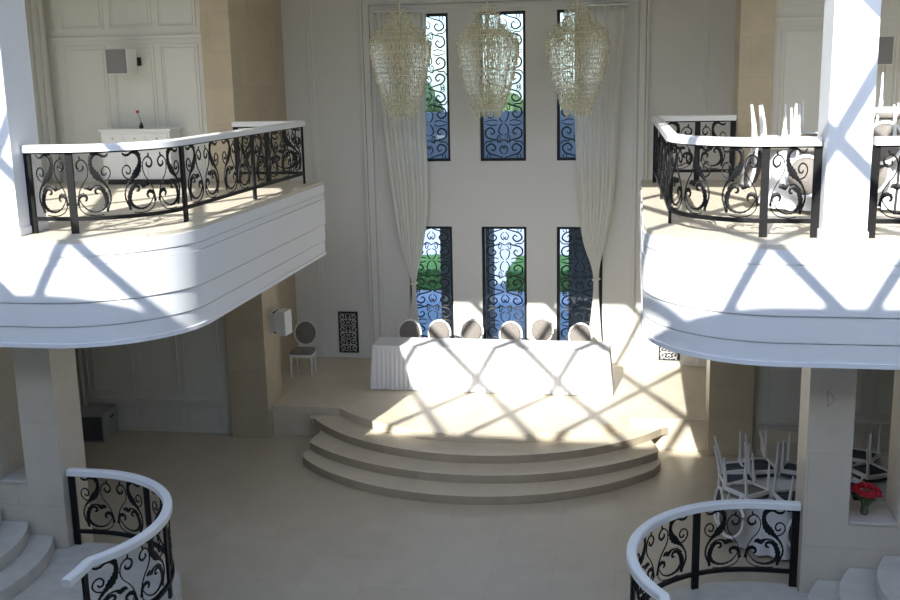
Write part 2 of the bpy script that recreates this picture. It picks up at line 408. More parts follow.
def sweep(mb, path, d0, d1, w, z0, z1, n, ch=0):
    rings = []
    for i in range(n+1):
        d = d0+(d1-d0)*i/n; p = path.at(d); t = path.tan(d); nn = Vector((-t.y, t.x, 0))
        prof = ((-w/2, z0), (w/2, z0), (w/2, z1-ch), (w/2-ch, z1), (-w/2+ch, z1), (-w/2, z1-ch)) if ch else ((-w/2, z0), (w/2, z0), (w/2, z1), (-w/2, z1))
        rings.append([mb.bm.verts.new((p.x+nn.x*a, p.y+nn.y*a, z)) for a, z in prof])
    for A, B in zip(rings, rings[1:]):
        for k in range(len(A)): mb.bm.faces.new((A[k], A[(k+1) % len(A)], B[(k+1) % len(A)], B[k]))
    mb.bm.faces.new(rings[0][::-1]); mb.bm.faces.new(rings[-1])
def railing(label, pts, z, posts, counts, group=None, h=.95, capw=.13, caph=.085, cap_ext=(0, 0), flip0=0, gap0=.15):
    P = Path(pts)
    x, y = pts[0]; t = thing('scroll_railing', label, 'railing', (x, y, z+.0005), 0, group)
    inv = Matrix.Translation((-x, -y, -z))
    def fin(mb, name, mt, sm=False, bev=0):
        o = mb.build(name, mt, t, smooth=sm, bevel=bev); o.data.transform(inv); return o
    m = MB(); sweep(m, P, 0, P.L, capw, z+h, z+h+caph, max(8, int(P.L/.06)), .014); fin(m, 'handrail', M['trimw'])
    ds = [P.near(*q) for q in posts]
    for d in ds:
        m = MB(); p = P.at(d); tt = P.tan(d); a = math.atan2(tt.y, tt.x)
        m.box(-.042, .042, -.016, .016, 0, h); bmesh.ops.transform(m.bm, matrix=Matrix.Translation((p.x, p.y, z))@Matrix.Rotation(a, 4, 'Z'), verts=m.bm.verts[:])
        fin(m, 'post', M['iron'])
    m = MB(); lo = min(ds[0], ds[-1]); hi = max(ds[0], ds[-1])
    sweep(m, P, lo, hi, .04, z+gap0, z+gap0+.045, max(6, int(P.L/.06))); fin(m, 'bottom_bar', M['iron'])
    m = MB(); sweep(m, P, lo, hi, .03, z+h-.02, z+h-.001, max(6, int(P.L/.06))); fin(m, 'top_bar', M['iron'])
    top = h-.02; bot = gap0+.045; vs = (top-bot)/330.
    fl = flip0
    for (a, b), c in zip(zip(ds, ds[1:]), counts):
        seg = (b-a)-.07*(1 if b > a else -1); a2 = a+.035*(1 if b > a else -1)
        for i in range(c):
            w = seg/c; s0 = a2+w*i
            def F(u, v, n, s0=s0, w=w, fl=fl):
                uu = .02+.96*(u-365)/245.
                if fl: uu = 1-uu
                d = s0+w*uu; p = P.at(d); tt = P.tan(d); return (p.x-tt.y*n, p.y+tt.x*n, z+bot+v*vs)
            m = MB()
            
            for pp, ww in STROKES: m.ribbon(pp, [q*1.0 for q in ww], F, .009)
            fin(m, 'scroll_panel', M['iron'])
            fl = 1-fl
    return t

def brail(s):
    a = [(4.43, 11.37), (4.2, 11.37)]+arc(4.02, 12.42, 1.05, 270, 180, 24)+[(2.95, 13.6), (2.93, 14.8), (2.90, 16), (2.87, 17.02), (2.95, 17.12), (3.5, 17.12), (4.10, 17.12)]
    return mir(a, s)
def bposts(s): return [(s*x, y) for x, y in ((4.41, 11.37), (3.89, 11.38), (2.97, 12.42), (2.93, 14.8), (2.87, 17.04), (3.52, 17.12), (4.07, 17.12))]
railing('black scrollwork railing with white handrail along the left balcony', brail(-1), BA, bposts(-1), [1, 3, 4, 4, 1, 1], flip0=1)
railing('black scrollwork railing with white handrail along the right balcony, left of the column', brail(1), BA, bposts(1), [1, 3, 4, 4, 1, 1], flip0=1)
railing('black scrollwork railing with white handrail between right balcony column and picture edge', [(4.95, 11.37), (5.6, 11.37), (6.4, 11.37), (8.4, 11.37)], BA, [(4.97, 11.37), (6.1, 11.37), (7.2, 11.37), (8.3, 11.37)], [2, 2, 2], flip0=0)
def lrail(s):
    a = [(4.455, 11.63), (4.25, 11.63)]+arc(4.05, 10.17, 1.46, 90, 218, 40)+[(2.89, 9.02), (2.90, 8.80)]
    return mir(a, s)
for s, sd in ((-1, 'left'), (1, 'right')):
    railing('black scrollwork railing with white handrail curving round the lower %s landing' % sd, lrail(s), LA,
            [(s*4.41, 11.65), (s*3.30, 11.45), (s*2.60, 10.45), (s*2.88, 9.15)], [2, 2, 2], flip0=1, capw=.105, caph=.08, gap0=.16, h=.945)

# ------------------------------------------------------------------ stage and steps
t = thing('stage', 'cream stone stage with curved steps below the window wall', 'stage', (0, 17.6, 0))
def sp(mb, pts, z0, z1, m=0): mb.prism([(x, y-17.6) for x, y in pts], z0, z1, m)
def arcx(cy, r, x0, x1, n=40):
    out = []
    for i in range(n+1):
        x = x0+(x1-x0)*i/n; out.append((x, cy-math.sqrt(max(0, r*r-x*x))))
    return out
m = MB(); sp(m, [(3.838, 17.5), (3.838, 20.898), (-3.838, 20.898), (-3.838, 17.5), (-2.62, 17.5)]+arcx(19.75, 3.42, -2.55, 2.55)+[(2.62, 17.5)], .411, .55)
a = m; 
sp(a, [(-3.838, 17.5), (3.838, 17.5), (3.838, 20.898), (-3.838, 20.898)], 0, .411)
a.box(-4.398, -3.838, .51, 3.298, 0, .55); a.box(3.838, 4.398, .51, 3.298, 0, .55)
a.build('stage_floor', M['stage'], t, bevel=.006)
def step(cy, r, xl, xr, z0, z1, R_, L_):
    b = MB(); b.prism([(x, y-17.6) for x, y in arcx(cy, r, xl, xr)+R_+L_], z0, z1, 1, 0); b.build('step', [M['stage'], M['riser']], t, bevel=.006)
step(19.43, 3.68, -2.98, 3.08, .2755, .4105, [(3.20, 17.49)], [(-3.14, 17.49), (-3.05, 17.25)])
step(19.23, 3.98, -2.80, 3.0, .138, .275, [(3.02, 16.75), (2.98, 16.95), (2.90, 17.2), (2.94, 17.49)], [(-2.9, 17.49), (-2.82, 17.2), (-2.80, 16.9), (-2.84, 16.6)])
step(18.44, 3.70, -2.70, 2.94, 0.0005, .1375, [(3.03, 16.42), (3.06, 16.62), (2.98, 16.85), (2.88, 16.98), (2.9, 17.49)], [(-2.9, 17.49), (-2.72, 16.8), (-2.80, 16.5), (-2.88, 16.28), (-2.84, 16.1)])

# ------------------------------------------------------------------ landings and stairs
for s, sd in ((-1, 'left'), (1, 'right')):
    t = thing('curved_staircase', 'pale stone staircase with rounded treads below the %s column' % sd, 'staircase', (s*4.05, 10.15, 0))
    m = MB(); pts = [(4.465, 11.49), (4.465, 11.71), (4.05, 11.71)]+arc(4.05, 10.17, 1.54, 90, 222, 36)+[(2.9, 7.5), (8.49, 7.5), (8.49, 11.49)]
    m.prism([(s*(x-4.05), y-10.15) for x, y in pts], 0.0005, LA); m.build('landing', M['landing'], t, bevel=.008)
    for i, (cx_, cy_, r) in enumerate(((6.5, 10.5, 2.09), (6.45, 10.62, 1.70), (6.72, 10.70, 1.58), (6.95, 10.75, 1.45), (7.2, 10.8, 1.35))):
        z0 = LA+.17*i+.0005; a0 = 180-math.degrees(math.asin((11.489-cy_)/r))
        pts = arc(cx_, cy_, r, a0, 268, 36)+[(8.48, cy_-r), (8.48, 11.489)]
        m = MB(); m.prism([(s*(x-4.05), y-10.15) for x, y in pts], z0, LA+.17*(i+1)); m.build('step', M['landing'], t, bevel=.01)

# ------------------------------------------------------------------ drapes
def pleated(name, mt, lv, y, npl, amp, parent, rows=60):
    m = MB(); lv = smooth2(lv, 8); cols = npl*6; G = []
    for z, a, b in lv:
        wd = (b-a); row = []
        for i in range(cols+1):
            u = i/cols; am = amp*min(1, .25+wd*.8)
            row.append(m.bm.verts.new((a+wd*(u+.012*math.sin(u*23+z)), y-am*math.sin(u*npl*2*PI+.4*math.sin(z*1.3))-am*.4*math.sin(u*npl*.77*PI+z*.5), z)))
        G.append(row)
    for A, B in zip(G, G[1:]):
        for i in range(cols): m.bm.faces.new((A[i], A[i+1], B[i+1], B[i]))
    return m.build(name, mt, parent, smooth=True, solid=.006)
def window_curtain(label, lv, tie):
    t = thing('window_curtain', label, 'curtain', (0, 0, 0)); pleated('drape', M['curtain'], lv, 20.68, 9, .026, t)
    z, a, b = tie; m = MB(); cx, w = (a+b)/2, (b-a)/2+.02
    m.tube([(cx+w*math.cos(q*PI/8), 20.68+.075*math.sin(q*PI/8), z+.01*math.cos(q*PI/8)) for q in range(16)], .016, 6, True)
    m.build('tieback', M['curtain'], t)
    m = MB(); m.tube([(lv[0][1]-.05, 20.68, 7.56), (lv[0][2]+.05, 20.68, 7.56)], .02); 
    m.box(lv[0][1]-.05, lv[0][1]-.03, 20.68, 20.895, 7.55, 7.57); m.box(lv[0][2]+.03, lv[0][2]+.05, 20.68, 20.895, 7.55, 7.57); m.build('rod', M['trimw'], t)
window_curtain('ivory curtain tied back on the left of the tall windows', [(7.55,-2.43,-1.42),(5.55,-2.36,-1.49),(3.9,-2.21,-1.50),(2.95,-2.07,-1.62),(2.2,-1.87,-1.78),(1.4,-1.93,-1.74),(.56,-1.98,-1.68)], (2.2,-1.87,-1.78))
window_curtain('ivory curtain tied back on the right of the tall windows', [(7.55,1.40,2.38),(5.44,1.43,2.24),(3.9,1.50,2.16),(3.1,1.59,2.02),(2.33,1.80,1.90),(1.1,1.70,1.97),(.56,1.66,2.0)], (2.33,1.80,1.90))
def side_drape(label, x0, x1, z0, z1):
    t = thing('pleated_drape', label, 'curtain', (0, 0, 0)); pleated('drape', M['drape'], [(z1, x0, x1), ((z0+z1)/2, x0, x1), (z0, x0, x1)], 17.20, 6, .05, t)
    m = MB(); m.box(x0, x1, 17.12, 17.395, z1, z1+.08); m.build('pelmet', M['trimw'], t)
side_drape('ivory pleated drape hanging behind the left balcony column', -8.05, -7.40, BA+.01, 8.4)
side_drape('ivory pleated drape hanging under the left balcony behind the stone column', -7.95, -7.25, .01, 3.26)

# ------------------------------------------------------------------ head table
t = thing('banquet_table', 'long head table under a white skirted cloth on the stage', 'table', (-.04, 19.06, ST+.001))
m = MB(); m.box(-2.1, 2.1, -.30, .30, .81, .835); m.build('tabletop', M['cream'], t)
for x in (-2.0, 2.0):
    for y in (-.25, .25): m = MB(); m.box(x-.02, x+.02, y-.02, y+.02, 0, .81); m.build('leg', M['blackp'], t)
# cloth: flat top and pleated skirt
m = MB(); cx, cy, zb, zt = -.04, 19.06, ST+.012, ST+.845; hx, hy = 2.20, .335
loop = []; per = []
def side(ax, ay, bx, by, n):
    for i in range(n): per.append((ax+(bx-ax)*i/n, ay+(by-ay)*i/n))
side(-hx, -hy, hx, -hy, 420); side(hx, -hy, hx, hy, 66); side(hx, hy, -hx, hy, 420); side(-hx, hy, -hx, -hy, 66)
rows = []
for k in range(9):
    f = k/8; row = []
    for i, (x, y) in enumerate(per):
        a = .5+.5*math.sin(i*2*PI/8.1)+.35*math.sin(i*.19); fl = .012+.055*f*(1+.25*math.sin(i*.05))*a*.55+.05*f
        if k == 0: fl = 0
        nx = (1 if i >= 420 and i < 486 else -1 if i >= 906 else 0); ny = (-1 if i < 420 else 1 if 486 <= i < 906 else 0)
        ex, ey = max(0, abs(x)-(hx-.06))/.06*(1 if x > 0 else -1), max(0, abs(y)-(hy-.06))/.06*(1 if y > 0 else -1)
        qx, qy = nx or ex*.8, ny or ey*.8
        row.append(m.bm.verts.new((cx+x+qx*fl, cy+y+qy*fl, zt-(zt-zb)*f)))
    rows.append(row)
for A, B in zip(rows, rows[1:]):
    n = len(A)
    for i in range(n): m.bm.faces.new((A[i], A[(i+1) % n], B[(i+1) % n], B[i]))
m.bm.faces.new(rows[0])
tag(m.build('tablecloth', M['linen'], smooth=False), 'white pleated cloth covering the long head table on the stage', 'tablecloth')

# ------------------------------------------------------------------ chairs
def ell(cx, cz, a, b, y, n=28): return [(cx+a*math.cos(2*PI*i/n), y, cz+b*math.sin(2*PI*i/n)) for i in range(n)]
def make_chair(label, fab, group=None, loc=(0,0,0), rz=0):
    t = thing('oval_back_chair', label, 'chair', loc, rz, group)
    m = MB(); s_ = [(-.20,-.22),(-.235,-.19),(-.24,0),(-.215,.20),(-.19,.215),(.19,.215),(.215,.20),(.24,0),(.235,-.19),(.20,-.22)]
    for i in range(len(s_)):
        a, b = s_[i], s_[(i+1) % len(s_)]; v = [m.bm.verts.new((x*f, y*f, z)) for z in (.405, .465) for (x, y) in (a, b) for f in (1, .86)]
        for q in ((0,1,3,2), (4,6,7,5), (0,2,6,4), (1,5,7,3), (0,4,5,1), (2,3,7,6)): m.bm.faces.new([v[k] for k in q])
    m.build('seat_frame', M['chairw'], t, bevel=.008)
    m = MB(); rings = []
    for f, z in ((.84, .43), (.855, .462), (.95, .467), (.97, .49), (.93, .515), (.75, .533), (.4, .54)): rings.append([m.bm.verts.new((x*f, y*f, z)) for x, y in s_])
    for A, B in zip(rings, rings[1:]):
        for k in range(len(A)): m.bm.faces.new((A[k], A[(k+1) % len(A)], B[(k+1) % len(A)], B[k]))
    m.bm.faces.new(rings[0][::-1]); m.bm.faces.new(rings[-1]); m.build('seat', fab, t, smooth=True)
    for x in (-.205, .205):
        m = MB(); m.tube([(x, -.19, .40), (x, -.19, .34), (x, -.19, .30), (x, -.19, .04), (x, -.19, 0)], [.026, .026, .019, .013, .011], 10); m.build('leg', M['chairw'], t, smooth=False)
        m = MB(); m.tube([(x*.9, .19, .40), (x*.9, .20, .25), (x*.92, .235, 0)], [.022, .019, .013], 8); m.build('leg', M['chairw'], t)
    tl = lambda z: .20+(z-.46)*.20                                # backward rake
    m = MB(); m.tube([(x, tl(z), z) for x, _, z in ell(0, .80, .222, .235, 0)], .022, 8, True)
    for x in (-.13, .13): m.tube([(x, .20, .42), (x*.75, tl(.50), .50), (x*.85, tl(.61), .61)], .018, 8)
    m.build('back_frame', M['chairw'], t, smooth=True)
    m = MB(); rings = []
    for f, d in ((0.97, -.004), (.97, -.022), (.8, -.034), (.4, -.04)):
        rings.append([m.bm.verts.new((x, tl(z)+d, z)) for x, _, z in ell(0, .80, .207*f, .22*f, 0)])
    for f, d in ((.0, 0),): pass
    for A, B in zip(rings, rings[1:]):
        for k in range(len(A)): m.bm.faces.new((A[k], A[(k+1) % len(A)], B[(k+1) % len(A)], B[k]))
    m.bm.faces.new(rings[-1]); m.bm.faces.new(rings[0][::-1])
    m.build('back_pad', fab, t, smooth=True)
    return t
ch0 = make_chair('white oval-back chair with charcoal pads standing alone left of the head table', M['greyfab'], loc=(-3.86, 19.50, ST+.001), rz=.06)
gl = ['leftmost of the six oval-back chairs behind the head table, its back in shade', 'second oval-back chair from the left behind the head table', 'third oval-back chair from the left behind the head table',
      'oval-back chair behind the head table in front of the centre window', 'oval-back chair behind the head table in front of the pier right of centre', 'rightmost of the six oval-back chairs behind the head table']
for (x, y, r), lb in zip(((-1.77, 19.74, .1), (-1.21, 19.74, -.05), (-.54, 19.90, .12), (.20, 19.72, -.1), (.80, 20.10, .0), (1.55, 19.70, -.12)), gl):
    dup(ch0, (x, y, ST+.001), (0, 0, r), lb, 'oval-back chairs behind the head table')

# round tables with chairs upended on them
def round_table(x, y, z, label, clabel, r=.62):
    t = thing('round_table', label, 'table', (x, y, z+.001))
    m = MB(); m.lathe([(r, .72), (r, .745)], n=40); m.build('tabletop', M['cream'], t)
    for k in range(4):
        a = k*PI/2+PI/4; m = MB(); m.tube([(.5*math.cos(a), .5*math.sin(a), .72), (.55*math.cos(a), .55*math.sin(a), 0)], .016); m.build('leg', M['blackp'], t)
    m = MB(); n = 160; rows = []
    for k in range(8):
        f = k/7; row = []
        for i in range(n):
            a = i*2*PI/n; rr = r+.012+f*(.05+.035*math.sin(14*a)+.015*math.sin(23*a)); row.append(m.bm.verts.new((x+rr*math.cos(a), y+rr*math.sin(a), z+.752-f*.70)))
        rows.append(row)
    for A, B in zip(rows, rows[1:]):
        for i in range(n): m.bm.faces.new((A[i], A[(i+1) % n], B[(i+1) % n], B[i]))
    m.bm.faces.new(rows[0]); tag(m.build('tablecloth', M['linen'], smooth=False), clabel, 'tablecloth')
def upended(x, y, z, ang, rad, label, group, tilt=0, src=None, turn=0):
    """chair turned upside down, seat on the table edge, back hanging outside; ang = direction of its back from the table centre"""
    # after rotation about X by pi the chair's +Y (back) points to -Y and up is down
    rz = ang+PI/2+turn
    cx, cy = x+rad*math.cos(ang), y+rad*math.sin(ang)
    src = src or ch1
    if src is ch1 and not used:                      # the first of them is the built chair itself
        used.append(1); ch1.location = (cx, cy, z+.753+.54); ch1.rotation_euler = (PI+tilt, 0, rz); tag(ch1, label, None, group); return ch1
    return dup(src, (cx, cy, z+.753+.54), (PI+tilt, 0, rz), label, group)
used = []
ch1 = make_chair('x', M['bluefab'], loc=(4.02, 15.15, .001), rz=.9)
g = 'chairs upended on the round table under the right balcony'
TX, TY = 4.62, 14.05
round_table(TX, TY, 0, 'round table under the right balcony carrying upended white chairs', 'white cloth on the round table under the right balcony')
for k, (ang, rad, tl, src, trn, lb) in enumerate((
    (-148, .62, .0, ch0, .15, 'upended chair whose taupe oval back hangs behind the lower right railing'),
    (176, .66, .10, ch1, .2, 'upended chair furthest left on the table under the right balcony'),
    (118, .60, -.08, ch1, -.25, 'upended chair at the far left of the table under the right balcony'),
    (-82, .60, .07, ch1, .2, 'upended chair beside the lower stone column on the table under the balcony'),
    (62, .60, .05, ch1, .2, 'upended chair at the far side of the table under the right balcony'),
    (148, .78, .14, ch1, .5, 'tilted upended chair behind the leftmost one under the right balcony'),
    (-10, .60, -.05, ch1, 0, 'upended chair on the table under the right balcony, mostly hidden by the stone column'))):
    upended(TX, TY, 0, math.radians(ang), rad, lb, g, tl, src, trn)
TX, TY = 6.35, 14.9
round_table(TX, TY, 0, 'round table seen through the right stone opening behind the roses', 'white cloth on the round table behind the rose vase')
for ang, lb in ((-150, 'upended chair seen through the stone opening, left behind the roses'), (-85, 'upended chair seen through the stone opening, right behind the roses'), (150, 'upended chair with raised leg at the far side of the stone opening')):
    upended(TX, TY, 0, math.radians(ang), .6, lb, 'chairs upended behind the rose vase')
# on the right balcony
TX, TY = 4.75, 13.75
round_table(TX, TY, BA, 'round table on the right balcony carrying upended white chairs', 'white cloth on the round table on the right balcony', .55)
for ang, lb in ((-105, 'upended balcony chair whose taupe oval back hangs behind the rail'), (-160, 'upended chair at the left end of the balcony table'), (145, 'upended chair at the far left of the balcony table'),
                (-50, 'upended chair next to the white column on the balcony table'), (80, 'upended chair at the far side of the balcony table')):
    upended(TX, TY, BA, math.radians(ang), .55, lb, 'chairs upended on the balcony table', .09*math.sin(ang), ch0, .2*math.cos(ang))
TX, TY = 6.0, 13.6
round_table(TX, TY, BA, 'round table on the right balcony beyond the white column', 'white cloth on the balcony table beyond the white column', .5)
c = upended(TX, TY, BA, math.radians(-150), .45, 'upended chair right of the white column, lower of a stack of two', 'chairs stacked right of the balcony column', 0, ch0)
c2 = dup(ch0, (c.location.x-.05, c.location.y+.02, BA+.753+.54+.36), (PI, 0, math.radians(-30)), 'upended chair right of the white column, topmost of its stack', 'chairs stacked right of the balcony column')
upended(TX, TY, BA, math.radians(-40), .5, 'upended chair at the picture edge on the right balcony', 'chairs stacked right of the balcony column', 0, ch0)

# ------------------------------------------------------------------ chandeliers
def make_chandelier(loc, label):
    t = thing('crystal_chandelier', label, 'chandelier', loc)       # origin at the bottom tip
    prof = [(.00, .20), (.10, .25), (.22, .30), (.38, .36), (.54, .42), (.72, .47), (.90, .51), (1.06, .545), (1.20, .55), (1.30, .50), (1.40, .40), (1.46, .30), (1.56, .21), (1.66, .22), (1.78, .13)]
    fm = MB()
    for z, r in prof:
        fm.tube([(r*math.cos(q*PI/14), r*math.sin(q*PI/14), z+.11) for q in range(28)], .004, 5, True)
    prof = smooth2(prof, 2)
    for q in range(8):
        a = q*PI/4; fm.tube([((r-.005)*math.cos(a), (r-.03)*math.sin(a), z+.11) for z, r in prof], .004, 5)
    fm.tube([(0, 0, .15), (0, 0, 2.0)], .02, 8)
    fm.build('frame', M['champ'], t)
    cm = MB(); rnd = random.Random(3)
    for i, (z, r) in enumerate(prof):
        for rr in ((r+rnd.uniform(-.012,.012), r*.74) if r > .25 else (r,)):
            n = max(14, int(2*PI*rr/.046))
            for k in range(n):
                a = 2*PI*(k+.5*(i % 2))/n+rnd.uniform(-.02, .02); x, y = rr*math.cos(a), rr*math.sin(a); l = rnd.uniform(.115, .15); w = .0115
                b0 = cm.bm.verts.new((x, y, z+.11)); b1 = cm.bm.verts.new((x*1.0, y*1.0, z+.11-l)); ring = []
                for q in range(4):
                    qa = a+q*PI/2; ring.append(cm.bm.verts.new((x+w*math.cos(qa), y+w*math.sin(qa), z+.11-l*.72)))
                for q in range(4): cm.bm.faces.new((b0, ring[q], ring[(q+1) % 4])); cm.bm.faces.new((b1, ring[(q+1) % 4], ring[q]))
                # small bead between tiers
                bx, by, bz = x*1.03, y*1.03, z+.14; s = .011
                o = [cm.bm.verts.new((bx+dx*s, by+dy*s, bz+dz*s)) for dx, dy, dz in ((1,0,0),(0,1,0),(-1,0,0),(0,-1,0),(0,0,1),(0,0,-1))]
                for q in range(4): cm.bm.faces.new((o[q], o[(q+1) % 4], o[4])); cm.bm.faces.new((o[(q+1) % 4], o[q], o[5]))
    tag(cm.build('crystal_drops', M['crystal'], t), kind='stuff')
    for q in range(6):
        a = q*PI/3; b = MB(); b.lathe([(.008, 0), (.022, .03), (.016, .07), (.003, .10)], (.13*math.cos(a), .13*math.sin(a), .16), 10); b.build('bulb', M['bulb'], t, smooth=True)
    ch = MB(); ch.tube([(0, 0, 1.98), (0, 0, HC-.03-loc[2])], .008, 6); 
    ch.lathe([(.09, HC-.05-loc[2]), (.07, HC-.001-loc[2])], n=16); ch.build('chain', M['gold'], t)
    return t
cz = BA+.98
c0 = make_chandelier((-1.60, 19.0, cz), 'leftmost of the three crystal chandeliers before the tall windows')
dup(c0, (-.02, 19.0, cz), label='middle of the three crystal chandeliers before the tall windows', group='crystal chandeliers before the windows')
dup(c0, (1.55, 19.0, cz), label='rightmost of the three crystal chandeliers before the tall windows', group='crystal chandeliers before the windows')
c0['group'] = 'crystal chandeliers before the windows'

# ------------------------------------------------------------------ vent panels with filigree
for s, lb in ((-1, 'black and white filigree vent panel on the wall left of the head table'), (1, 'black and white filigree vent panel half hidden below the right balcony')):
    x = s*3.30; t = thing('vent_panel', lb, 'vent', (x, YB-.001, .66))
    m = MB(); m.box(-.21, .21, -.022, 0, 0, .88); m.build('backing', M['blackp'], t)
    m = MB()
    for a, b, c, e in ((-.21, .21, 0, .02), (-.21, .21, .86, .88), (-.21, -.19, .02, .86), (.19, .21, .02, .86)): m.box(a, b, -.034, -.022, c, e)
    m.build('frame', M['blackp'], t)
    m = MB()
    for c in range(3): grille_cell(m, (lambda u, v, n, c=c: (u, -.028+n, .03+.273*c+v)), .37, .273, .003, .011)
    m.build('filigree', M['trimw'], t)

# ------------------------------------------------------------------ speakers
def wall_speaker(label, x, y, z, rz, wallx):
    t = thing('wall_speaker', label, 'speaker', (x, y, z), rz)
    m = MB(); m.prism([(-.22, -.16), (.22, -.16), (.20, .12), (-.20, .12)], -.21, .21); m.build('cabinet', M['plastic'], t, bevel=.012)
    m = MB(); m.box(-.205, .205, -.176, -.161, -.195, .195); m.build('grille', M['grille'], t, bevel=.01)
    m = MB(); m.tube([(0, .15, 0), (wallx[0], wallx[1], 0)], .02); m.box(wallx[0]-.05, wallx[0]+.05, wallx[1]-.01, wallx[1]+.0, -.07, .07); m.build('bracket', M['blackp'], t)
wall_speaker('white speaker with grey grille on the panelled wall above the left balcony', -5.93, 17.0, BA+2.06, -.22, (.0, .42))
wall_speaker('grey speaker on the panelled wall right of the white balcony column', 6.05, 17.0, BA+1.95, .22, (0, .42))
t = thing('wall_speaker', 'white box speaker on a bracket fixed to the left stage pillar', 'speaker', (-3.839, 17.62, 1.83))
m = MB(); m.box(0, .02, -.02, .30, .02, .40); m.build('wall_plate', M['plastic'], t)
m = MB(); m.tube([(.02, .14, .38), (.09, .14, .42), (.2, .14, .43)], .014); m.tube([(.02, .14, .02), (.09, .14, 0), (.2, .14, -.01)], .014); m.build('bracket', M['blackp'], t)
m = MB(); m.prism([(.12, -.02), (.31, -.06), (.34, .24), (.14, .28)], .0, .44); m.build('cabinet', M['plastic'], t, bevel=.012)
t = thing('floor_speaker', 'grey speaker box with dark front on the floor under the left balcony', 'speaker', (-7.05, 17.05, .001), .1)
m = MB(); m.box(-.32, .28, -.36, .30, 0, .52); m.build('cabinet', M['greybox'], t, bevel=.012)
m = MB(); m.box(-.29, .25, -.378, -.361, .04, .48); m.build('grille', M['darkgrille'], t)
m = MB(); m.box(.281, .292, -.05, .10, .36, .40); m.build('handle', M['blackp'], t)

# ------------------------------------------------------------------ dresser on the left balcony, sideboard below the right one
t = thing('dresser', 'white dresser against the panelled wall on the left balcony', 'cabinet', (-5.79, 17.16, BA+.001))
m = MB(); m.box(-.62, .62, -.22, .22, .09, .90); m.build('body', M['trimw'], t, bevel=.006)
m = MB(); m.box(-.66, .66, -.25, .23, .901, .94); m.build('top', M['trimw'], t, bevel=.008)
m = MB(); m.box(-.58, .58, -.19, .20, 0, .089); m.build('plinth', M['blackp'], t)
for i in range(3):
    x = -.40+.40*i; m = MB(); m.box(x-.185, x+.185, -.236, -.2205, .70, .86); d = m.build('drawer', M['trimw'], t, bevel=.004)
    m = MB(); m.lathe([(.012, 0), (.018, .012), (.006, .02)], n=10); k_ = m.build('knob', M['gold'], d); k_.location = (x, -.237, .78); k_.rotation_euler = (PI/2, 0, 0)
    m = MB(); m.box(x-.185, x+.185, -.236, -.2205, .12, .68); m.build('door', M['trimw'], t, bevel=.004)
t = thing('bud_vase', 'dark little vase with one red flower on the white dresser', 'vase', (-5.74, 17.10, BA+.942))
m = MB(); m.lathe([(.03, 0), (.04, .03), (.015, .09), (.02, .10)], n=12); m.build('vase_body', M['blackp'], t, smooth=True)
m = MB(); m.tube([(0, 0, .09), (-.02, 0, .18), (-.05, 0, .26)], .005, 5); m.build('stem', M['stem'], t)
m = MB(); m.lathe([(.005, 0), (.03, .015), (.032, .03), (.012, .05)], (-.05, 0, .255), 10); m.build('flower', M['rose'], t, smooth=True)

t = thing('sideboard', 'cream sideboard against the wall behind the upended chairs', 'cabinet', (5.15, 16.45, .001))
m = MB(); m.box(-.55, .55, -.26, .30, .60, .66); m.build('top', M['cream'], t, bevel=.006)
m = MB(); m.box(-.52, .52, -.24, .28, .36, .599); m.build('apron', M['cream'], t)
for x in (-.5, .46):
    for y in (-.22, .22): m = MB(); m.box(x, x+.05, y, y+.05, 0, .359); m.build('leg', M['cream'], t)

# ------------------------------------------------------------------ roses in a vase on the stone sill
vx, vy, vz = 5.16, 11.72, 1.426
m = MB(); m.lathe([(.035, 0), (.045, .02), (.038, .10), (.034, .16), (.046, .21), (.040, .21), (.030, .16), (.034, .10), (.04, .03), (.01, .015)], n=20)
o = m.build('glass_vase', M['vase'], smooth=True); o.data.transform(Matrix.Translation((0, 0, 0))); o.location = (vx, vy, vz)
tag(o, 'green glass vase holding red roses on the right stone sill', 'vase')
rt = thing('red_rose', 'red rose in the green glass vase on the stone sill', 'rose', (vx, vy, vz+.08), 0, 'red roses in the green vase')
m = MB()
for L in range(3):
    n = 5-L
    for k in range(n):
        a = 2*PI*k/n+L*.6; r = .046-.014*L
        pts = [(0, 0, 0), (r*.7, -.018, .02), (r*1.1, -.014, .045+.006*L), (r*.9, 0, .058+.006*L), (r*1.1, .014, .045+.006*L), (r*.7, .018, .02)]
        m.bm.faces.new([m.bm.verts.new((p[0]*math.cos(a)-p[1]*1.4*math.sin(a), p[0]*math.sin(a)+p[1]*1.4*math.cos(a), .22+p[2])) for p in pts])
m.lathe([(.006, .22), (.034, .235), (.036, .26), (.014, .28)], n=10); m.build('bloom', M['rose'], rt, solid=.003)
m = MB(); m.tube([(0, 0, 0), (0, 0, .225)], .004, 5); m.build('stem', M['stem'], rt)
m = MB()
for a in (.4, 2.6, 4.5):
    m.bm.faces.new([m.bm.verts.new((r*math.cos(a+d), r*math.sin(a+d), z)) for r, d, z in ((.004, 0, .16), (.03, .35, .185), (.06, 0, .18), (.03, -.35, .185))])
m.build('leaf', M['stem'], rt, solid=.002)
rr = random.Random(5)
for k in range(11):
    a = k*2.4; tl = .25+.10*(k % 3)+.16*(k/11)
    dup(rt, (vx+.010*math.cos(a), vy+.010*math.sin(a), vz+.07-.012*(k % 3)), (-tl*math.sin(a), tl*math.cos(a), 0), group='red roses in the green vase')

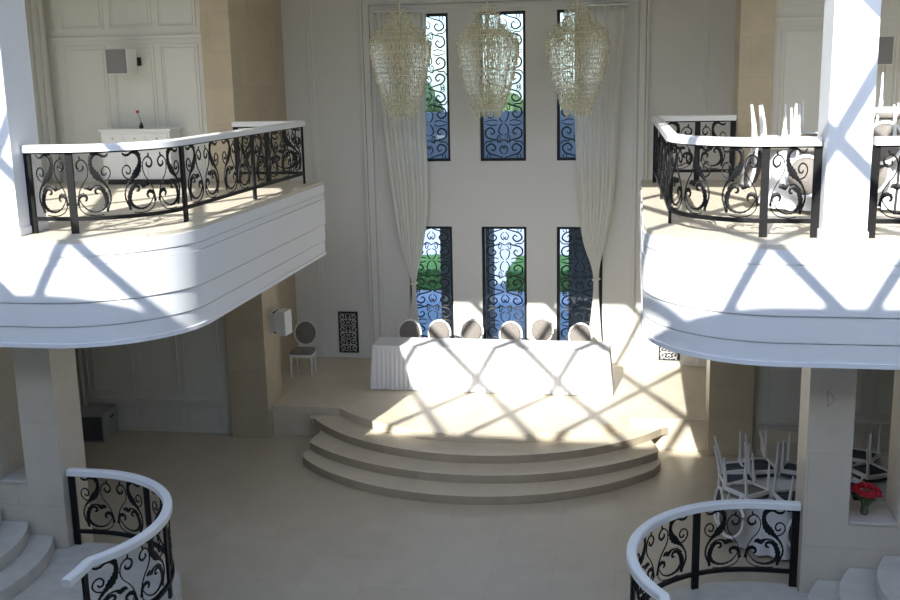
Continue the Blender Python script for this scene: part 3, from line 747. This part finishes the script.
# ------------------------------------------------------------------ outdoors
m = MB(); m.box(-14, 14, YB+T+.01, 27.2, -.9, .42); tag(m.build('terrace', M['outtile']), 'blue-grey paved terrace outside the lower windows', 'terrace')
m = MB(); m.box(-90, 90, 27.3, 260, -1.2, -.9); struct(m, 'ground', M['pale'])
t = thing('upper_terrace', 'terrace with blue-grey parapet outside the upper windows', 'terrace', (0, 23, 0))
m = MB(); m.box(-14, 14, -1.82, 1.5, 4.2, 4.45); m.build('deck', M['outstone'], t)
m = MB(); m.box(-14, 14, 1.2, 1.4, 4.451, 5.50); m.build('parapet', M['parapet'], t)
for x, hw, lb in ((-1.19, .56, 'grey stone pillar outside between the left and centre lower windows'), (1.72, .57, 'grey stone pillar outside the right lower window')):
    box_thing('terrace_pillar', lb, 'pillar', (x-hw, x+hw, 23.3, 24.2, .421, 4.199), M['outstone'])
def hedge(x0, x1, y0, y1, z0, z1, lb, mt=None):
    m = MB(); m.box(x0, x1, y0, y1, z0, z1); bmesh.ops.subdivide_edges(m.bm, edges=m.bm.edges[:], cuts=9, use_grid_fill=True)
    r = random.Random(int(x0*10))
    for v in m.bm.verts:
        if v.co.z > z0+.01: v.co += Vector((r.uniform(-.06, .06), r.uniform(-.06, .06), r.uniform(-.05, .05)))
    tag(m.build('box_hedge', M['hedge'], smooth=True), lb, 'hedge')
hedge(-10, -3.8, 35.0, 38.6, -.9, -.25, 'clipped green hedge seen through the left lower window')
hedge(-1.65, 3.2, 35.0, 38.6, -.9, -.25, 'clipped green hedge seen through the right lower window')
def tree(x, y, r, h, z0, lb, seed):
    t = thing('tree', lb, 'tree', (x, y, z0))
    m = MB(); m.tube([(0, 0, 0), (.1, 0, h*.4), (0, 0, h*.7)], [.25, .18, .08], 8); m.build('trunk', M['bark'], t)
    m = MB(); q = random.Random(seed)
    bmesh.ops.create_icosphere(m.bm, subdivisions=4, radius=1)
    lob = [(Vector((q.uniform(-1,1), q.uniform(-1,1), q.uniform(-.6,1))).normalized(), q.uniform(.12,.4)) for _ in range(18)]
    for v in m.bm.verts:
        d = v.co.normalized(); k = .78+sum(a*max(0, d.dot(l)-.72)*2.2 for l, a in lob)+q.uniform(-.05, .05)
        v.co = Vector((d.x*r*k, d.y*r*k, h*.62+d.z*h*.40*k))
    m.build('crown', M['tree'], t)
tl = ['bushy green tree beyond the parapet behind the left upper window', 'more distant green tree beyond the parapet, further left than the bushy one', 'green tree beyond the parapet behind the centre upper window', 'rounded green tree beyond the parapet behind the right upper window',
      'tall green tree at the left edge of the view through the upper windows', 'green tree far right beyond the right upper window']
for k, (x, y, r, h) in enumerate(((-9.6, 63, 2.6, 6.4), (-13.2, 70, 2.6, 6.6), (-4.8, 63, 2.2, 5.9), (1.0, 63, 2.0, 5.7), (-17, 64, 3, 6.9), (9, 67, 2.8, 6))):
    tree(x-2, y, r, h, -.899, tl[k], k)

# ------------------------------------------------------------------ light
W = bpy.data.worlds.new('World'); S.world = W; W.use_nodes = True; nt = W.node_tree
bg = nt.nodes['Background']; st = nt.nodes.new('ShaderNodeTexSky'); st.sky_type = 'NISHITA'
st.sun_disc = False; st.sun_elevation = math.atan2(1, math.hypot(.30, 1.6)); st.sun_rotation = math.atan2(-.30, -1.6)
st.altitude = 100; st.air_density = 1.0; st.dust_density = .8; st.ozone_density = 1.8
nt.links.new(st.outputs[0], bg.inputs[0]); bg.inputs[1].default_value = .5
sun = bpy.data.lights.new('sun', 'SUN'); sun.energy = 11; sun.angle = .0093; sun.color = (1, .945, .86)
so = bpy.data.objects.new('sun', sun); COL.objects.link(so); so.location = (-5, -20, 20)
so.rotation_euler = Vector((-.30, -1.6, 1)).to_track_quat('Z', 'Y').to_euler()
def portal(loc, rot, sx, sy):
    l = bpy.data.lights.new('portal', 'AREA'); l.shape = 'RECTANGLE'; l.size = sx; l.size_y = sy; l.cycles.is_portal = True
    o = bpy.data.objects.new('sky_portal', l); COL.objects.link(o); o.location = loc; o.rotation_euler = rot
portal((0, (SY0+SY1)/2, HC+.15), (0, 0, 0), 16.6, SY1-SY0)
for x in (-1.51, 0, 1.51):
    portal((x, YB+.3, 6.08), (-PI/2, 0, PI), .9, 2.87); portal((x, YB+.3, 1.98), (-PI/2, 0, PI), .9, 2.7)

# ------------------------------------------------------------------ camera
f, pit, yaw, rol, cx, cz_ = 1057.3, .2103, .1743, -.0209, 2.554, 1.739+BA
cy, sy, cp, sp_ = math.cos(yaw), math.sin(yaw), math.cos(pit), math.sin(pit)
Rm = Matrix(((1,0,0),(0,cp,-sp_),(0,sp_,cp))) @ Matrix(((cy,sy,0),(-sy,cy,0),(0,0,1)))
right, fwd, up = Rm[0].copy(), Rm[1].copy(), Rm[2].copy()
cr, sr = math.cos(rol), math.sin(rol)
# image axes (x right, y down) are turned by rol: a' = c*a - s*b ; b' = s*a + c*b with b measured downwards
r2 = right*cr + up*sr
u2 = up*cr - right*sr
cam = bpy.data.cameras.new('camera'); co = bpy.data.objects.new('camera', cam); COL.objects.link(co)
cam.sensor_width = 36; cam.lens = f*36/900; cam.clip_end = 500
mw = Matrix((( r2.x, u2.x, -fwd.x, cx), (r2.y, u2.y, -fwd.y, 0), (r2.z, u2.z, -fwd.z, cz_), (0,0,0,1)))
co.matrix_world = mw
S.camera = co
S.view_settings.view_transform = 'Standard'; S.view_settings.look = 'None'; S.view_settings.gamma = 1; S.view_settings.use_curve_mapping = False
S.view_settings.exposure = .13
S.cycles.max_bounces = 10; S.cycles.diffuse_bounces = 6; S.cycles.transparent_max_bounces = 24
